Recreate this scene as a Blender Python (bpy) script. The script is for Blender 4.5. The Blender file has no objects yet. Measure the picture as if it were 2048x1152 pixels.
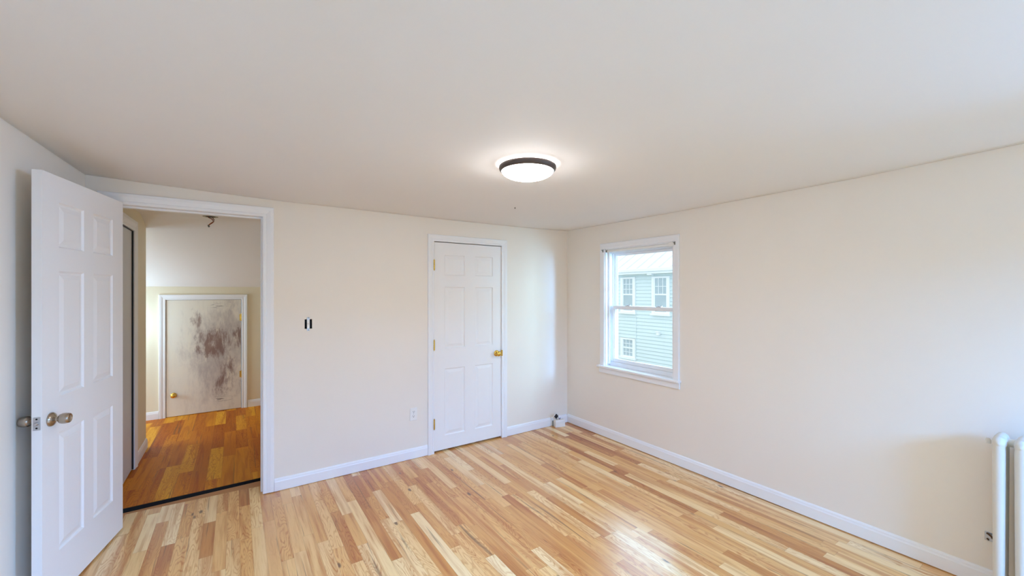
import bpy, bmesh, math, random
from mathutils import Vector, Matrix

# ------------------------------------------------------------------ camera
S = bpy.context.scene
COL = S.collection
PI = math.pi
YAW = 0.594
cd = bpy.data.cameras.new('camera')
cam = bpy.data.objects.new('camera', cd)
COL.objects.link(cam)
cam.location = (0, 0, 1.5)
cam.rotation_euler = (PI / 2, 0, -YAW)
cd.sensor_width = 36.0
cd.lens = 36.0 * 816.84 / 2048
cd.shift_y = 6.37 / 2048
cd.clip_start = 0.02
S.camera = cam

# ------------------------------------------------------------------ exposure
S.view_settings.view_transform = 'Standard'
S.view_settings.look = 'None'
S.view_settings.exposure = 0.04
S.view_settings.gamma = 1.0
S.view_settings.use_curve_mapping = False
S.cycles.max_bounces = 14
S.cycles.diffuse_bounces = 9
S.cycles.glossy_bounces = 5
S.cycles.transparent_max_bounces = 12
S.cycles.sample_clamp_indirect = 6.0
S.cycles.caustics_reflective = False
S.cycles.caustics_refractive = False

# ------------------------------------------------------------------ sky: bright overcast
SKY = 1.7
W = bpy.data.worlds.new('overcast_sky')
S.world = W
W.use_nodes = True
bgn = W.node_tree.nodes['Background']
SKY_COL = (0.84, 0.94, 1.0)
bgn.inputs['Color'].default_value = SKY_COL + (1,)
bgn.inputs['Strength'].default_value = SKY
# bright sky patch added above the far roof to cause the floor glare
GLOW = 5.2
wt = W.node_tree
tc = wt.nodes.new('ShaderNodeTexCoord')
dp = wt.nodes.new('ShaderNodeVectorMath'); dp.operation = 'DOT_PRODUCT'
dp.inputs[1].default_value = (0.663, 0.553, 0.506)
mr = wt.nodes.new('ShaderNodeMapRange'); mr.interpolation_type = 'SMOOTHSTEP'
mr.inputs[1].default_value = math.cos(math.radians(27)); mr.inputs[2].default_value = math.cos(math.radians(5))
bg2 = wt.nodes.new('ShaderNodeBackground'); bg2.inputs['Color'].default_value = (0.36, 0.64, 1.0, 1)
gm = wt.nodes.new('ShaderNodeMath'); gm.operation = 'MULTIPLY'; gm.inputs[1].default_value = GLOW
ad = wt.nodes.new('ShaderNodeAddShader')
wt.links.new(tc.outputs['Generated'], dp.inputs[0]); wt.links.new(dp.outputs['Value'], mr.inputs[0])
wt.links.new(mr.outputs[0], gm.inputs[0]); wt.links.new(gm.outputs[0], bg2.inputs['Strength'])
wt.links.new(bgn.outputs[0], ad.inputs[0]); wt.links.new(bg2.outputs[0], ad.inputs[1])
wt.links.new(ad.outputs[0], wt.nodes['World Output'].inputs['Surface'])

LAMP_EMIT, LAMP_COL = 67.0, (0.93, 0.905, 0.91)
REAR_FILL, REAR_COL = 760.0, (0.10, 0.385, 0.95)
HALL_FILL, HALL_COL = 33.0, (0.52, 0.78, 1.0)
SIDE_FILL, SIDE_COL = 1010.0, (0.21, 0.49, 1.0)
YARD_FILL, YARD_COL = 90.0, (0.42, 0.74, 1.0)

def daylight(name, loc, rot, sx, sy, watts, col):  # area lamp standing in for daylight
    l = bpy.data.lights.new(name, 'AREA')
    l.shape = 'RECTANGLE'
    l.size, l.size_y = sx, sy
    l.energy = watts
    l.color = col
    o = bpy.data.objects.new(name, l)
    COL.objects.link(o)
    o.location = loc
    o.rotation_euler = rot
    return o

# area lamps added outside the unseen rear, side and hall windows
YF = -1.50
XR_OUT = 3.50
# added lamp in place of sky behind the camera: reaches lower walls and floor
daylight('fill_rear', (1.5, YF - 2.2, 2.75), (PI / 2 - 0.22, 0, 0), 3.4, 1.2, REAR_FILL, REAR_COL)
daylight('fill_side', (4.15, -0.75, 2.05), (PI / 2 - 0.30, 0, PI / 2), 1.5, 1.1, SIDE_FILL, SIDE_COL)  # added fill from the right, through the unseen window above the radiator
# added lamp standing in for bright sky, slanting in through the visible window
yd = daylight('fill_yard', (4.05, 1.15, 1.75), (0, 0, 0), 0.9, 1.3, YARD_FILL, YARD_COL)
yd.rotation_euler = (Vector((4.05, 1.15, 1.75)) - Vector((2.85, 3.2, 1.15))).to_track_quat('Z', 'Y').to_euler()
daylight('fill_hall', (-2.42, 5.70, 1.0), (PI / 2, 0, -PI / 2), 0.9, 0.9, HALL_FILL, HALL_COL)  # added lamp outside the unseen hall window

hl = bpy.data.lights.new('hall_glare_fill', 'POINT')       # added light without fixture round the hall corner, for the wall glare
HALL_GLARE = 8.0
hl.energy, hl.color, hl.shadow_soft_size = HALL_GLARE, (0.52, 0.78, 1.0), 0.05
ho = bpy.data.objects.new('hall_glare_fill', hl)
COL.objects.link(ho)
ho.location = (-1.10, 6.04, 1.12)

# ------------------------------------------------------------------ measures (metres)
XR, YB, XL = 3.15, 3.532, -0.766      # right wall, back wall, left wall at the back corner
LSL = 0.10                            # the left wall runs slightly outwards towards the camera
WT = 0.13
DOX0, DOX1, DOZ = -0.640, 0.163, 2.050      # entry opening
CX0, CX1, CZ = 1.510, 2.257, 1.962          # closet opening (clear)
WY0, WY1, WZ0, WZ1 = 2.153, 2.950, 0.735, 1.932   # window opening
HX, HY1, YK, KZ, HC = -0.717, 5.21, 6.30, 1.555, 2.20   # hall left wall, its end, knee wall, its height, ceiling
HXR = 0.75

# ------------------------------------------------------------------ helpers
def sr(r, g, b):
    def f(c):
        c /= 255.0
        return c / 12.92 if c <= 0.04045 else ((c + 0.055) / 1.055) ** 2.4
    return (f(r), f(g), f(b), 1)

def tag(o, label=None, cat=None, group=None, kind=None):
    if label: o['label'] = label
    if cat: o['category'] = cat
    if group: o['group'] = group
    if kind: o['kind'] = kind
    return o

def obj(name, bm, mat, parent=None, smooth=False, bevel=0.0, fixn=True):
    if fixn:
        bmesh.ops.recalc_face_normals(bm, faces=bm.faces[:])
    me = bpy.data.meshes.new(name)
    bm.to_mesh(me); bm.free()
    if mat: me.materials.append(mat)
    if smooth:
        for p in me.polygons: p.use_smooth = True
    o = bpy.data.objects.new(name, me)
    COL.objects.link(o)
    if parent: o.parent = parent
    if bevel:
        m = o.modifiers.new('bevel', 'BEVEL')
        m.width = bevel; m.segments = 2; m.limit_method = 'ANGLE'; m.angle_limit = math.radians(40)
    if smooth:
        try:
            me.set_sharp_from_angle(angle=math.radians(42))
        except Exception:
            pass
    return o

def empty(name, loc=(0, 0, 0), rz=0.0):
    o = bpy.data.objects.new(name, None)
    o.empty_display_size = 0.05
    COL.objects.link(o)
    o.location = loc
    o.rotation_euler = (0, 0, rz)
    return o

def struct(name, bm, mat, parent=None, label=None, **k):
    o = obj(name, bm, mat, parent, **k)
    if parent is None:
        tag(o, label, None, None, 'structure')
    return o

def box(bm, x0, x1, y0, y1, z0, z1):
    v = [bm.verts.new(p) for p in ((x0, y0, z0), (x1, y0, z0), (x1, y1, z0), (x0, y1, z0),
                                   (x0, y0, z1), (x1, y0, z1), (x1, y1, z1), (x0, y1, z1))]
    for q in ((0, 3, 2, 1), (4, 5, 6, 7), (0, 1, 5, 4), (1, 2, 6, 5), (2, 3, 7, 6), (3, 0, 4, 7)):
        bm.faces.new([v[i] for i in q])
    return v

def BX(*a):
    bm = bmesh.new(); box(bm, *a); return bm

def prism(bm, poly, z0, z1):
    a = [bm.verts.new((x, y, z0)) for x, y in poly]
    b = [bm.verts.new((x, y, z1)) for x, y in poly]
    n = len(poly)
    bm.faces.new(a[::-1]); bm.faces.new(b)
    for i in range(n):
        bm.faces.new((a[i], a[(i + 1) % n], b[(i + 1) % n], b[i]))

def frame_of(d):
    d = d.normalized()
    u = Vector((0, 0, 1)) if abs(d.z) < 0.9 else Vector((1, 0, 0))
    a = d.cross(u).normalized()
    return a, d.cross(a).normalized()

def tube(bm, pts, r, n=10, caps=True):
    """round tube through pts; r is one radius or a list"""
    pts = [Vector(p) for p in pts]
    rs = r if isinstance(r, (list, tuple)) else [r] * len(pts)
    rings = []
    for i, p in enumerate(pts):
        d = pts[min(i + 1, len(pts) - 1)] - pts[max(i - 1, 0)]
        a, b = frame_of(d)
        rings.append([bm.verts.new(p + (a * math.cos(2 * PI * k / n) + b * math.sin(2 * PI * k / n)) * rs[i]) for k in range(n)])
    for i in range(len(rings) - 1):
        for k in range(n):
            bm.faces.new((rings[i][k], rings[i][(k + 1) % n], rings[i + 1][(k + 1) % n], rings[i + 1][k]))
    if caps:
        bm.faces.new(rings[0][::-1]); bm.faces.new(rings[-1])

def lathe(bm, prof, mat4=None, n=32, caps=True):
    """prof: (radius, height) pairs turned about local z, then moved by mat4"""
    M = mat4 or Matrix()
    rings = []
    for r, z in prof:
        if r < 1e-6:
            rings.append([bm.verts.new(M @ Vector((0, 0, z)))])
        else:
            rings.append([bm.verts.new(M @ Vector((r * math.cos(2 * PI * k / n), r * math.sin(2 * PI * k / n), z))) for k in range(n)])
    for A, B in zip(rings, rings[1:]):
        for k in range(n):
            k2 = (k + 1) % n
            if len(A) == 1 and len(B) == 1: continue
            if len(A) == 1: bm.faces.new((A[0], B[k], B[k2]))
            elif len(B) == 1: bm.faces.new((A[k], A[k2], B[0]))
            else: bm.faces.new((A[k], A[k2], B[k2], B[k]))
    if caps:
        if len(rings[0]) > 1: bm.faces.new(rings[0][::-1])
        if len(rings[-1]) > 1: bm.faces.new(rings[-1])

def axis_mat(loc, d):
    d = Vector(d).normalized()
    q = Vector((0, 0, 1)).rotation_difference(d)
    return Matrix.Translation(Vector(loc)) @ q.to_matrix().to_4x4()

def wall_grid(bm, us, zs, holes, t0, t1, mp):
    """slab with rectangular holes. mp(u, t, z) -> xyz; holes: (u0,u1,z0,z1)"""
    us = sorted(set(us + [h[0] for h in holes] + [h[1] for h in holes]))
    zs = sorted(set(zs + [h[2] for h in holes] + [h[3] for h in holes]))
    nu, nz = len(us) - 1, len(zs) - 1
    def solid(i, j):
        if i < 0 or j < 0 or i >= nu or j >= nz: return False
        u, z = (us[i] + us[i + 1]) / 2, (zs[j] + zs[j + 1]) / 2
        return not any(h[0] < u < h[1] and h[2] < z < h[3] for h in holes)
    cache = {}
    def V(i, j, t):
        k = (i, j, t)
        if k not in cache: cache[k] = bm.verts.new(mp(us[i], t, zs[j]))
        return cache[k]
    for i in range(nu):
        for j in range(nz):
            if not solid(i, j): continue
            for t in (t0, t1):
                bm.faces.new((V(i, j, t), V(i + 1, j, t), V(i + 1, j + 1, t), V(i, j + 1, t)))
            for (di, dj, a, b) in ((-1, 0, (i, j), (i, j + 1)), (1, 0, (i + 1, j), (i + 1, j + 1)),
                                   (0, -1, (i, j), (i + 1, j)), (0, 1, (i, j + 1), (i + 1, j + 1))):
                if not solid(i + di, j + dj):
                    bm.faces.new((V(*a, t0), V(*b, t0), V(*b, t1), V(*a, t1)))

def sweep(bm, path, prof, mp):
    """path of (u,z) inner-edge points (open, mitred corners); prof (w outward, p proud); mp(u,p,z)->xyz"""
    n = len(path)
    rings = []
    for i, (u, z) in enumerate(path):
        def nrm(a, b):
            dx, dz = b[0] - a[0], b[1] - a[1]
            l = math.hypot(dx, dz)
            return (-dz / l, dx / l)
        if i == 0: N = nrm(path[0], path[1])
        elif i == n - 1: N = nrm(path[-2], path[-1])
        else:
            a, b = nrm(path[i - 1], path[i]), nrm(path[i], path[i + 1])
            s = 1 + a[0] * b[0] + a[1] * b[1]
            N = ((a[0] + b[0]) / s, (a[1] + b[1]) / s)
        rings.append([bm.verts.new(mp(u + N[0] * w, p, z + N[1] * w)) for w, p in prof])
    m = len(prof)
    for A, B in zip(rings, rings[1:]):
        for k in range(m):
            bm.faces.new((A[k], A[(k + 1) % m], B[(k + 1) % m], B[k]))
    bm.faces.new(rings[0][::-1]); bm.faces.new(rings[-1])

# ------------------------------------------------------------------ materials
class NT:
    def __init__(self, name):
        self.m = bpy.data.materials.new(name)
        self.m.use_nodes = True
        self.t = self.m.node_tree
        self.n = self.t.nodes; self.l = self.t.links
        self.b = self.n['Principled BSDF']
    def node(self, typ, **props):
        x = self.n.new(typ)
        for k, v in props.items(): setattr(x, k, v)
        return x
    def put(self, sock, v):
        if isinstance(v, bpy.types.NodeSocket): self.l.new(v, sock)
        else: sock.default_value = v
    def math(self, op, a, b=None, c=None):
        x = self.node('ShaderNodeMath', operation=op)
        self.put(x.inputs[0], a)
        if b is not None: self.put(x.inputs[1], b)
        if c is not None: self.put(x.inputs[2], c)
        return x.outputs[0]
    def comb(self, a, b, c=0.0):
        x = self.node('ShaderNodeCombineXYZ')
        for i, v in enumerate((a, b, c)): self.put(x.inputs[i], v)
        return x.outputs[0]
    def white(self, vec):
        x = self.node('ShaderNodeTexWhiteNoise', noise_dimensions='3D')
        self.put(x.inputs['Vector'], vec)
        return x.outputs['Value'], x.outputs['Color']
    def noise(self, vec, scale=1.0, detail=2.0, rough=0.5, dist=0.0):
        x = self.node('ShaderNodeTexNoise')
        if vec is not None: self.put(x.inputs['Vector'], vec)
        x.inputs['Scale'].default_value = scale
        x.inputs['Detail'].default_value = detail
        x.inputs['Roughness'].default_value = rough
        x.inputs['Distortion'].default_value = dist
        return x.outputs['Fac']
    def ramp(self, fac, stops, interp='LINEAR'):
        x = self.node('ShaderNodeValToRGB')
        x.color_ramp.interpolation = interp
        e = x.color_ramp.elements
        while len(e) < len(stops): e.new(0.5)
        for q, (p, c) in zip(e, stops):
            q.position = p; q.color = c
        self.put(x.inputs[0], fac)
        return x.outputs[0]
    def mix(self, fac, a, b, mode='MIX'):
        x = self.node('ShaderNodeMix', data_type='RGBA', blend_type=mode)
        self.put(x.inputs[0], fac); self.put(x.inputs[6], a); self.put(x.inputs[7], b)
        return x.outputs[2]
    def sstep(self, v, a, b):
        x = self.node('ShaderNodeMapRange', interpolation_type='SMOOTHSTEP')
        self.put(x.inputs[0], v)
        x.inputs[1].default_value = a; x.inputs[2].default_value = b
        return x.outputs[0]
    def bump(self, h, strength=0.1, dist=0.01):
        x = self.node('ShaderNodeBump')
        x.inputs['Strength'].default_value = strength
        x.inputs['Distance'].default_value = dist
        self.put(x.inputs['Height'], h)
        self.l.new(x.outputs[0], self.b.inputs['Normal'])
    def pos(self):
        return self.node('ShaderNodeTexCoord').outputs['Object']

def paint(name, c, rough=0.5, bump=0.0, bscale=30.0, var=0.0, metal=0.0, spec=0.5):
    N = NT(name)
    p = N.pos()
    if var:
        f = N.noise(p, 3.0, 3.0)
        c2 = tuple(x * (1 - var) for x in c[:3]) + (1,)
        N.put(N.b.inputs['Base Color'], N.mix(f, c, c2))
    else:
        N.b.inputs['Base Color'].default_value = c
    N.b.inputs['Roughness'].default_value = rough
    N.b.inputs['Metallic'].default_value = metal
    N.b.inputs['Specular IOR Level'].default_value = spec
    if bump:
        N.bump(N.noise(p, bscale, 4.0, 0.6), bump, 0.004)
    return N.m

M_WALL = paint('wall_paint', sr(238, 230, 219), 0.62, 0.10, 26, 0.03)
M_HWALL = paint('hall_wall_paint', sr(233, 222, 196), 0.6, 0.10, 26, 0.03)
M_CEIL = paint('ceiling_paint', sr(233, 229, 226), 0.8, 0.22, 9, 0.025)
M_TRIM = paint('trim_paint', sr(238, 238, 240), 0.38, 0.03, 60)
M_DOOR = paint('door_paint', sr(238, 236, 235), 0.42, 0.03, 70)
M_DOORG = paint('grey_door_paint', sr(205, 206, 208), 0.45, 0.03, 70)
M_VINYL = paint('white_vinyl', sr(236, 237, 240), 0.35)
M_BRASS = paint('polished_brass', sr(226, 184, 88), 0.22, metal=1.0)
M_NICKEL = paint('satin_nickel', sr(176, 162, 146), 0.24, metal=1.0)
M_STEEL = paint('zinc_steel', sr(190, 192, 196), 0.32, metal=1.0)
M_BRONZE = paint('bronze_rim', sr(92, 80, 74), 0.42, metal=0.6)
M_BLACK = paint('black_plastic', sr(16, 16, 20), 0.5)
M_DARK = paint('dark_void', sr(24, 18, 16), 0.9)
M_PLAS = paint('white_plastic', sr(236, 234, 230), 0.35)
M_RAD = paint('radiator_enamel', sr(220, 217, 210), 0.45, 0.12, 45, 0.04)
M_COPPER = paint('copper_wire', sr(150, 84, 54), 0.4, metal=0.6)
M_PURPLE = paint('purple_cap', sr(112, 96, 150), 0.5)
M_GREYP = paint('grey_plastic', sr(120, 120, 112), 0.5)
M_SUB = paint('raw_subfloor', sr(196, 138, 88), 0.7, 0.2, 40, 0.25)
M_TRIMEXT = paint('exterior_trim', sr(240, 240, 238), 0.6)
M_ROOF = paint('pale_roof', sr(226, 222, 222), 0.6, var=0.06)
M_GUTTER = paint('gutter_white', sr(232, 236, 238), 0.5)
M_GROUND = paint('yard_ground', sr(128, 132, 116), 0.9, var=0.3)
M_CURT = paint('exterior_pane', sr(186, 200, 204), 0.15, var=0.3)
M_SIDE = paint('teal_siding', sr(216, 226, 224), 0.55, var=0.05)

def glass_mat():
    N = NT('window_glass')
    tr = N.node('ShaderNodeBsdfTransparent'); tr.inputs[0].default_value = (0.96, 0.985, 0.985, 1)
    gl = N.node('ShaderNodeBsdfGlossy'); gl.inputs['Roughness'].default_value = 0.02
    lw_ = N.node('ShaderNodeLayerWeight'); lw_.inputs[0].default_value = 0.5
    fac = N.math('MULTIPLY_ADD', N.math('POWER', lw_.outputs['Facing'], 5.0), 0.55, 0.03)
    mx = N.node('ShaderNodeMixShader')
    N.l.new(fac, mx.inputs[0]); N.l.new(tr.outputs[0], mx.inputs[1]); N.l.new(gl.outputs[0], mx.inputs[2])
    N.l.new(mx.outputs[0], N.n['Material Output'].inputs[0])
    return N.m
M_GLASS = glass_mat()

def lamp_mat():
    N = NT('lit_diffuser')
    N.b.inputs['Base Color'].default_value = (0.9, 0.9, 0.9, 1)
    N.b.inputs['Emission Color'].default_value = LAMP_COL + (1,)
    N.b.inputs['Emission Strength'].default_value = LAMP_EMIT
    return N.m
M_LAMP = lamp_mat()

def wood_floor(name, w, lmin, lmax, stops, grain=1.0, rough=0.28, knots=True, seed=0.0, coat=0.5, spec=0.5):
    N = NT(name)
    sp = N.node('ShaderNodeSeparateXYZ')
    N.l.new(N.pos(), sp.inputs[0])
    x, y = sp.outputs[0], sp.outputs[1]
    xs = N.math('DIVIDE', N.math('ADD', x, 5.0), w)
    row = N.math('FLOOR', xs); fx = N.math('FRACT', xs)
    r1, rc = N.white(N.comb(row, seed + 3.7, 1.3))
    r2, _ = N.white(N.comb(row, seed + 9.1, 4.4))
    L = N.math('MULTIPLY_ADD', r1, lmax - lmin, lmin)
    ys = N.math('DIVIDE', N.math('MULTIPLY_ADD', r2, 7.0, N.math('ADD', y, 10.0)), L)
    cell = N.math('FLOOR', ys); fy = N.math('FRACT', ys)
    s, _ = N.white(N.comb(row, cell, seed + 2.2))
    cut = N.math('MULTIPLY_ADD', s, 0.44, 0.28)
    sub = N.math('GREATER_THAN', fy, cut)
    cs = N.math('MULTIPLY_ADD', sub, 0.5, cell)
    v, _ = N.white(N.comb(row, cs, seed + 7.0))
    v2, _ = N.white(N.comb(row, cs, seed + 17.0))
    v3, _ = N.white(N.comb(row, cs, seed + 27.0))
    base = N.ramp(v, stops)
    # grain: coordinates shifted board by board
    off = N.math('MULTIPLY', v, 43.0)
    off2 = N.math('MULTIPLY', v2, 31.0)
    gx, gy = N.math('ADD', x, off), N.math('ADD', y, off2)
    def gn(sx, sy, z, det, rough_, dist=0.0):
        return N.noise(N.comb(N.math('MULTIPLY', gx, sx), N.math('MULTIPLY', gy, sy), z), 1.0, det, rough_, dist)
    fine = gn(210.0, 7.0, off, 3.0, 0.6)
    broad = gn(30.0, 1.6, off2, 2.0, 0.5, 0.3)
    cath = gn(17.0, 2.4, off, 1.5, 0.4, 0.15)
    rings = N.sstep(N.math('SINE', N.math('MULTIPLY', cath, 110.0)), 0.05, 0.95)
    rings = N.math('MULTIPLY', rings, N.sstep(v2, 0.25, 0.60))
    rings = N.math('MULTIPLY', rings, N.math('MULTIPLY_ADD', N.sstep(gn(90.0, 26.0, 3.0, 2.0, 0.5), 0.30, 0.62), 0.6, 0.4))
    dark = N.math('ADD', N.math('MULTIPLY', N.sstep(fine, 0.48, 0.75), 0.34 * grain), N.math('MULTIPLY', N.sstep(broad, 0.46, 0.74), 0.62 * grain))
    dark = N.math('MINIMUM', N.math('ADD', dark, N.math('MULTIPLY', rings, 0.50 * grain)), 0.95)
    tint = N.mix(1.0, base, sr(206, 158, 112), 'MULTIPLY')
    col = N.mix(dark, base, tint)
    # darker heartwood along part of some boards
    hw = gn(15.0, 0.9, N.math('ADD', off, 5.0), 1.0, 0.4, 0.4)
    hwm = N.math('MULTIPLY', N.sstep(hw, 0.50, 0.66), N.math('MULTIPLY', N.sstep(v3, 0.35, 0.7), 0.55 * grain))
    col = N.mix(hwm, col, N.mix(1.0, base, sr(204, 152, 108), 'MULTIPLY'))
    # dark mineral streaks
    st = gn(46.0, 1.3, N.math('ADD', off, 9.0), 2.0, 0.5, 0.5)
    col = N.mix(N.math('MULTIPLY', N.sstep(st, 0.62, 0.76), 0.75 * grain), col, sr(112, 68, 38))
    if knots:
        vo = N.node('ShaderNodeTexVoronoi')
        N.put(vo.inputs['Vector'], N.comb(N.math('MULTIPLY', gx, 9.0), N.math('MULTIPLY', gy, 3.6), off2))
        vo.inputs['Scale'].default_value = 1.0
        k = N.math('MULTIPLY', N.math('SUBTRACT', 1.0, N.sstep(vo.outputs['Distance'], 0.04, 0.13)), N.math('GREATER_THAN', v2, 0.50))
        col = N.mix(N.math('MULTIPLY', k, 0.85), col, sr(84, 46, 30))
    # joints between boards
    e1 = N.math('LESS_THAN', fx, 0.0010 / w)
    ey = N.math('LESS_THAN', N.math('MULTIPLY', N.math('MINIMUM', fy, N.math('ABSOLUTE', N.math('SUBTRACT', fy, cut))), L), 0.0014)
    j = N.math('MULTIPLY', N.math('MAXIMUM', e1, N.math('MULTIPLY', ey, 0.6)), 0.40)
    col = N.mix(j, col, sr(110, 72, 42))
    N.put(N.b.inputs['Base Color'], col)
    N.put(N.b.inputs['Roughness'], N.math('MULTIPLY_ADD', fine, 0.10, rough - 0.05))
    N.b.inputs['Specular IOR Level'].default_value = spec
    N.b.inputs['Coat Weight'].default_value = coat
    N.b.inputs['Coat Roughness'].default_value = 0.17
    N.bump(N.math('SUBTRACT', N.math('MULTIPLY', fine, 0.25), j), 0.08, 0.002)
    return N.m

M_FLOOR = wood_floor('laminate_floor', 0.0635, 1.00, 1.75, [
    (0.00, sr(190, 122, 60)), (0.10, sr(210, 146, 78)), (0.30, sr(226, 170, 100)), (0.55, sr(236, 188, 122)), (0.80, sr(243, 206, 146)), (1.0, sr(248, 220, 170))], 1.0, 0.30)
M_HFLOOR = wood_floor('oak_hall_floor', 0.098, 1.2, 2.2, [
    (0.00, sr(186, 98, 6)), (0.35, sr(208, 122, 12)), (0.7, sr(222, 142, 20)), (1.0, sr(238, 170, 40))], 1.0, 0.5, False, 5.0, 0.0, 0.25)

def scraped_paint():
    """old white paint, rubbed through to brown wood in ragged patches"""
    N = NT('scraped_door_paint')
    sp = N.node('ShaderNodeSeparateXYZ'); N.l.new(N.pos(), sp.inputs[0])
    x, z = sp.outputs[0], sp.outputs[2]      # x 0..0.74 from the knob side, z 0..1.39
    def blob(cx, cz, rx, rz):
        a = N.math('POWER', N.math('DIVIDE', N.math('SUBTRACT', x, cx), rx), 2.0)
        b = N.math('POWER', N.math('DIVIDE', N.math('SUBTRACT', z, cz), rz), 2.0)
        return N.math('SUBTRACT', 1.0, N.sstep(N.math('SQRT', N.math('ADD', a, b)), 0.15, 1.0))
    rag = N.noise(N.comb(N.math('MULTIPLY', x, 9.0), 0.0, N.math('MULTIPLY', z, 3.6)), 1.0, 7.0, 0.72, 0.35)
    fine = N.noise(N.comb(N.math('MULTIPLY', x, 30.0), 4.0, N.math('MULTIPLY', z, 7.0)), 1.0, 5.0, 0.7, 0.2)
    wob = N.math('MULTIPLY_ADD', rag, 0.72, N.math('MULTIPLY', fine, 0.28))
    hot = blob(0.47, 0.84, 0.34, 0.34)
    for b in ((0.33, 0.93, 0.14, 0.26), (0.60, 0.55, 0.16, 0.40), (0.57, 0.32, 0.24, 0.26), (0.28, 1.16, 0.14, 0.26), (0.70, 0.90, 0.12, 0.30)):
        hot = N.math('MAXIMUM', hot, N.math('MULTIPLY', blob(*b), 0.80))
    grey = N.math('MAXIMUM', blob(0.52, 0.72, 0.50, 0.95), N.math('MULTIPLY', blob(0.62, 1.10, 0.30, 0.50), 0.9))
    g = N.math('MULTIPLY', N.sstep(N.math('ADD', N.math('MULTIPLY', grey, 0.34), N.math('MULTIPLY', wob, 1.0)), 0.50, 0.95), 0.85)
    col = N.mix(g, sr(230, 221, 206), sr(170, 158, 154))
    cream = N.noise(N.comb(N.math('MULTIPLY', x, 7.0), 9.0, N.math('MULTIPLY', z, 3.0)), 1.0, 3.0, 0.6, 0.4)
    col = N.mix(N.math('MULTIPLY', N.sstep(cream, 0.52, 0.66), 0.65), col, sr(232, 222, 204))
    br = N.math('ADD', N.math('MULTIPLY', hot, 0.30), wob)
    col = N.mix(N.math('MULTIPLY', N.math('MULTIPLY', N.sstep(br, 0.64, 0.84), N.sstep(hot, 0.02, 0.30)), 0.85), col, sr(126, 92, 80))
    # thin scratches near the foot and head of the door
    sc = N.noise(N.comb(N.math('MULTIPLY', x, 9.0), 2.0, N.math('MULTIPLY', z, 60.0)), 1.0, 3.0, 0.7, 0.5)
    band = N.math('MAXIMUM', blob(0.56, 0.155, 0.16, 0.06), blob(0.50, 1.32, 0.14, 0.05))
    col = N.mix(N.math('MULTIPLY', N.math('MULTIPLY', N.sstep(sc, 0.52, 0.62), band), 0.8), col, sr(96, 80, 74))
    N.put(N.b.inputs['Base Color'], col)
    N.b.inputs['Roughness'].default_value = 0.5
    N.bump(rag, 0.06, 0.003)
    return N.m
M_SCRAPE = scraped_paint()

# ------------------------------------------------------------------ floors
def lw(y):            # x of the left wall at depth y
    return XL - LSL * (YB - y)

bm = bmesh.new()
prism(bm, [(lw(YF) - 0.05, YF - 0.1), (XR + 0.05, YF - 0.1), (XR + 0.05, YB + 0.06), (2.5, YB + 0.06), (2.5, 4.3), (1.2, 4.3), (1.2, YB + 0.06),
           (DOX1 + 0.02, YB + 0.06), (DOX1 + 0.02, 3.684), (0.024, 3.702), (-0.2, 3.708), (-0.49, 3.726), (DOX0 - 0.02, 3.728), (DOX0 - 0.02, YB + 0.06), (XL - 0.05, YB + 0.06)], -0.03, 0.0)
struct('floor', bm, M_FLOOR, label='light multi-tone wood strip floor of the bedroom')
bm = bmesh.new()
prism(bm, [(-2.3, 3.815), (-0.63, 3.838), (0.16, 3.858), (HXR + 0.05, 3.870), (HXR + 0.05, YK + 0.05), (-2.3, YK + 0.05)], -0.03, 0.0)
struct('floor_hall', bm, M_HFLOOR, label='orange brown oak floor of the hall')
bm = bmesh.new()
prism(bm, [(DOX0 - 0.02, 3.60), (DOX1 + 0.02, 3.60), (DOX1 + 0.02, 3.807), (DOX0 - 0.02, 3.770)], -0.03, -0.006)
struct('trim_1', bm, M_SUB, label='raw wood strip at the doorway between the two floors')
bm = bmesh.new()
box(bm, -2.4, HXR + 0.1, 3.55, 4.1, -0.14, -0.06)
box(bm, -2.4, HXR + 0.1, 3.55, 3.76, -0.06, -0.032)
prism(bm, [(-2.3, 3.810), (-0.63, 3.833), (0.16, 3.853), (HXR + 0.05, 3.865), (HXR + 0.05, 3.8695), (0.16, 3.8575), (-0.63, 3.8375), (-2.3, 3.8145)], -0.06, -0.0015)  # dark lip painted in as the shade inside the gap
struct('floor_gap', bm, M_DARK, label='dark-coloured base and lip as the shade of the open gap across the doorway')

# ------------------------------------------------------------------ walls
WTOP = 2.42
bm = bmesh.new()
SW = (0.441, 0.493, 1.207, 1.281)
wall_grid(bm, [XL - 0.13, XR], [0.0 - 0.03, WTOP],
          [(DOX0 - 0.02, DOX1 + 0.02, -0.03, DOZ + 0.02), (CX0 - 0.02, CX1 + 0.02, -0.03, CZ + 0.02), SW],
          YB, YB + WT, lambda u, t, z: (u, t, z))
struct('wall_back', bm, M_WALL, label='cream back wall with the two doors')
bm = bmesh.new()
wall_grid(bm, [YF - WT, YB + WT], [-0.03, WTOP], [(WY0 - 0.003, WY1 + 0.003, WZ0 - 0.012, WZ1 + 0.003), (-1.15, -0.15, 0.90, 1.95)], XR, XR + 0.16, lambda u, t, z: (t, u, z))
struct('wall_right', bm, M_WALL, label='cream right wall with the window')
bm = bmesh.new()
prism(bm, [(lw(YF), YF), (XL, YB), (XL - 0.13, YB), (lw(YF) - 0.13, YF)], -0.03, WTOP)
struct('wall_left', bm, M_WALL, label='cream left wall behind the open door')
bm = bmesh.new()
wall_grid(bm, [lw(YF) - 0.13, XR], [-0.03, WTOP], [(0.2, 1.3, 0.72, 1.98), (1.7, 2.8, 0.72, 1.98)], YF - WT, YF, lambda u, t, z: (u, t, z))
struct('wall_front', bm, M_WALL, label='cream wall behind the camera with two added window openings')
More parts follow.
